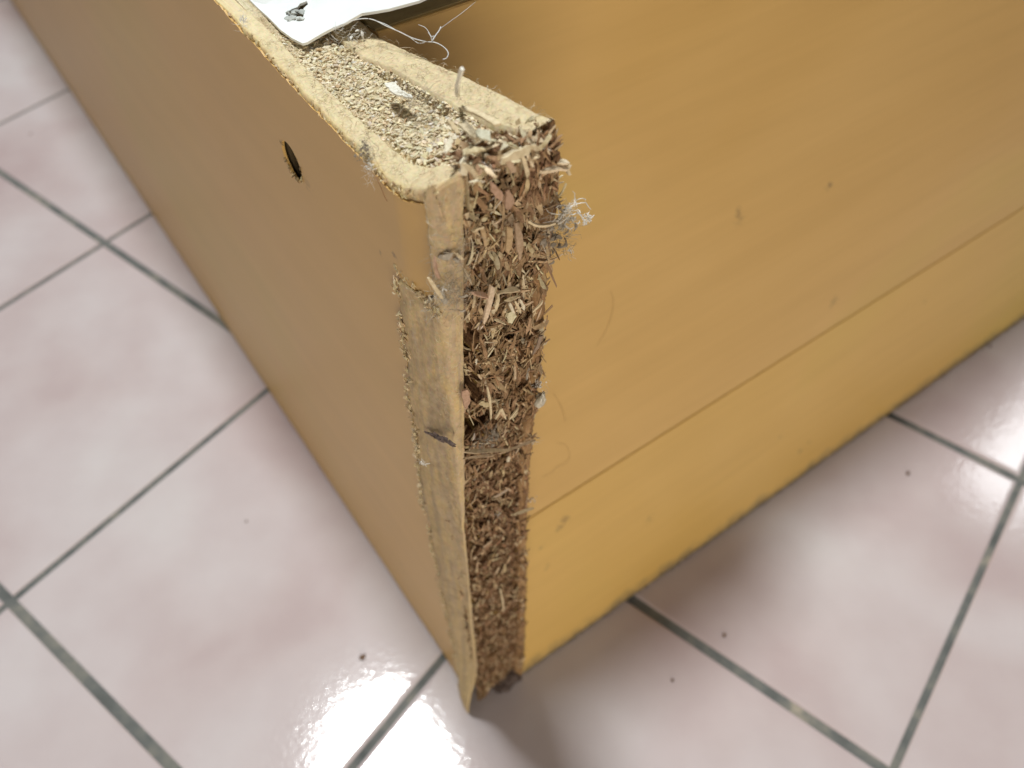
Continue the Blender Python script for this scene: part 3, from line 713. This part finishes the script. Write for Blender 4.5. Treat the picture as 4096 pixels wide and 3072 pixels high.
def tuft(name, c, rad, n, m, lab, cat='lint', flat=None, L=(.0015, .004), fr=(.000018, .00004), base=None, nclump=0):
    mb = MB(); c = Vector(c)
    for _ in range(n):
        o_ = Vector((random.gauss(0, 1), random.gauss(0, 1), random.gauss(0, 1)))*rad*.5
        if flat: f_ = Vector(flat).normalized(); o_ -= f_*o_.dot(f_)*.75
        d = Vector((random.gauss(0, 1), random.gauss(0, 1), random.gauss(0, 1)))
        if flat: d -= f_*d.dot(f_)*.7
        d.normalize(); l = random.uniform(*L); p = c+o_; P = [p]
        for k in range(5):
            d = (d+Vector((random.gauss(0, 1), random.gauss(0, 1), random.gauss(0, 1)))*.45).normalized(); p = p+d*l/5; P.append(p)
        mb.tube(P, random.uniform(*fr), 3)
    for _ in range(nclump):
        o_ = Vector((random.gauss(0, 1), random.gauss(0, 1), random.gauss(0, 1)))*rad*.4
        if flat: o_ -= f_*o_.dot(f_)*.8
        mb.flake(c+o_, (random.gauss(0, 1), random.gauss(0, 1), random.gauss(0, 1)), flat or (0, -1, 0), rad*random.uniform(.2, .5), rad*random.uniform(.1, .3), .00012, .2, None, 3)
    o = free(mb, name, m, c); tag(o, lab, cat, 'lint caught on the broken edge'); return o
tuft('lint', e(1208, 478, .0030), .0030, 120, 'lint', 'grey white fluff with curled fibres on the right edge of the break', flat=(0, -1, .2), nclump=14)
tuft('lint', e(1225, 462, .0036), .0016, 30, 'white_lint', 'bright wispy fibres poking up from the right edge fluff', flat=(0, -1, 0), L=(.002, .0045), fr=(.00005, .00011))
tuft('lint', e(1200, 520, .0034), .0034, 90, 'grey_lint', 'dark grey fluff under the white fluff of the right edge', flat=(0, -1, .1), nclump=18)
tuft('lint', e(1225, 545, .0036), .0011, 16, 'white_lint', 'tiny white tuft at the lower end of the right edge fluff', L=(.0008, .0018), nclump=4)
tuft('lint', hit(1268*K, 472*K, (0, 1, 0), -.0030), .0009, 26, 'white_lint', 'small white speck of fluff hanging over the orange panel', L=(.0006, .0016), fr=(.00006, .00012), nclump=9)
tuft('lint', e(985, 545, .0008), .0050, 90, 'lint', 'thin grey fluff spread over the pale strip near the top', flat=(-.3, -1, 0), nclump=4)
tuft('lint', e(975, 640, .0016), .0040, 150, 'lint', 'pale fluff bridging the pale strip and the brown core', flat=(-.3, -1, 0), nclump=6)
tuft('lint', e(955, 625, .0014), .0010, 14, 'white_lint', 'white fluff on the left edge of the pale strip', flat=(-.3, -1, 0), nclump=5, L=(.0008, .002))
tuft('lint', onleft(786*K, 322*K, .0006), .0018, 60, 'grey_lint', 'grey fluff on the ragged left edge of the top', flat=(-1, 0, .8), nclump=16, L=(.001, .0022))
tuft('lint', onleft(800*K, 365*K, .0012), .0022, 30, 'white_lint', 'loose white fibres below the grey fluff of the top left edge', flat=(-1, 0, .2), L=(.001, .003), nclump=2)
tuft('lint', onleft(525*K, 42*K, .0008), .0016, 30, 'white_lint', 'white fluff at the far end of the top left edge', flat=(-1, 0, .5), L=(.0008, .002), nclump=6)
tuft('lint', e(1060, 945, .0030), .0030, 55, 'grey_lint', 'grey fluff covering the right of the dark gap', flat=(0, -1, .2), nclump=16)
tuft('lint', e(1045, 958, .0034), .0016, 18, 'lint', 'pale fibres fanning out of the dark gap', flat=(0, -1, .2), nclump=4, L=(.0015, .003))
mb = MB()  # dark flakes standing in for the shaded crack across the strip
for q in range(16):
    t = q/15; p = onleft((925+52*t)*K, (938+18*t+random.uniform(-3, 3))*K, .0018)
    mb.flake(p, (.3, -1, random.gauss(-.1, .25)), (-1, -.3, random.gauss(0, .5)), random.uniform(.0012, .0026), random.uniform(.0004, .0009), .0003, random.uniform(-.2, .2), None, 3)
p = onleft(950*K, 948*K, .0018); o = free(mb, 'crack_flakes', 'dirt', p); tag(o, 'dark ragged flakes standing in for a crack across the pale strip beside the dark gap', 'scrap')
tuft('lint', e(1153, 955, .0026), .0010, 12, 'white_lint', 'white loop of fibre at the right edge beside the long fibre bundle', L=(.001, .0025), nclump=2)
tuft('lint', e(1153, 1078, .0026), .0012, 14, 'white_lint', 'white fluff at the right edge just above the low jutting splinter', L=(.0008, .002), nclump=3)
tuft('lint', e(1075, 1112, .0020), .0009, 12, 'white_lint', 'small white fleck in the lower core', L=(.0006, .0014), nclump=5)
tuft('lint', ontop(905*K, 215*K, .2308), .0030, 60, 'lint', 'thin grey fluff lying on the crumbs of the top', flat=(0, 0, 1), nclump=0)
tuft('lint', ontop(755*K, 78*K, .2285), .0030, 60, 'white_lint', 'shiny white fluff beside the tip of the white sheet', flat=(0, 0, 1), nclump=3, L=(.001, .0024))
tuft('lint', e(912, 1000, .0008), .0009, 14, 'white_lint', 'pale fuzz on the left edge of the pale strip low down', flat=(-1, -.3, 0), L=(.0008, .002), nclump=3)
# cocoon on the right edge
cc = e(1168, 862, .0030); mb = MB(); bm = bmesh.new(); bmesh.ops.create_uvsphere(bm, u_segments=32, v_segments=20, radius=1)
vs = []
for v in bm.verts:
    q = v.co.copy(); k = 1+.35*noise.noise(q*1.6)+.16*noise.noise(q*4)
    q = Vector((q.x*.0011*k*(1-.35*q.z), q.y*.0010*k, q.z*.0020*k)); q.x += .0004*q.z/.0021; vs.append(q+cc)
mb.add(vs, [tuple(v.index for v in f.verts) for f in bm.faces]); bm.free()
co = free(mb, 'cocoon', 'cocoon', cc, True); tag(co, 'small shiny cream cocoon clinging to the right edge of the break', 'cocoon')
tuft('lint', e(1168, 828, .0032), .0013, 30, 'white_lint', 'white web above the cream cocoon', L=(.0008, .002), nclump=5)
# dirt lump under the broken foot
mb = MB()
bm = bmesh.new(); bmesh.ops.create_icosphere(bm, subdivisions=5, radius=1); vs = []
for v in bm.verts:
    q = v.co; k = 1+.35*noise.noise(q*1.8)+.18*noise.noise(q*5)+.10*noise.noise(q*13)
    vs.append(Vector((.0135+q.x*.0062*k, .0022+q.y*.0036*k, max(.0003, .0005+q.z*.0036*k))))
mb.add(vs, [tuple(v.index for v in f.verts) for f in bm.faces]); bm.free()
o = free(mb, 'dirt_clump', 'dirt', Vector((.013, 0, 0))); tag(o, 'dark grey clump of dirt under the broken foot of the side panel', 'dirt')
# specks on the floor
def speck(px, py, r, lab, m='crumb'):
    c = onfloor(px, py, r*.5); mb = MB(); bm = bmesh.new(); bmesh.ops.create_icosphere(bm, subdivisions=2, radius=1); vs = []
    for v in bm.verts: q = v.co*(1+.45*noise.noise(v.co*1.7+Vector((px, py, 0)))); vs.append(Vector((q.x*r, q.y*r*.7, q.z*r*.5))+c)
    mb.add(vs, [tuple(v.index for v in f.verts) for f in bm.faces]); bm.free()
    o = free(mb, 'crumb', m, c); tag(o, lab, 'crumb', 'crumbs on the floor tiles')
speck(1448, 2628, .0013, 'dark crumb on the tile just left of the cabinet corner, above the bright reflection')
speck(2897, 2540, .0009, 'dark crumb on the tile below the front panel, beside the dark grout line')
speck(3632, 1892, .0010, 'brown crumb on the tile at the right, below the seam of the front panel')
speck(2690, 2720, .0007, 'tiny crumb in the shadow below the front panel')
speck(985, 2085, .0005, 'tiny faint crumb on the pale tile left of the tan side')
speck(122, 535, .0007, 'faint crumb on the far left tile near the image edge')
speck(3960, 1385, .0009, 'small crumb in the shade at the far right, next to the front panel')
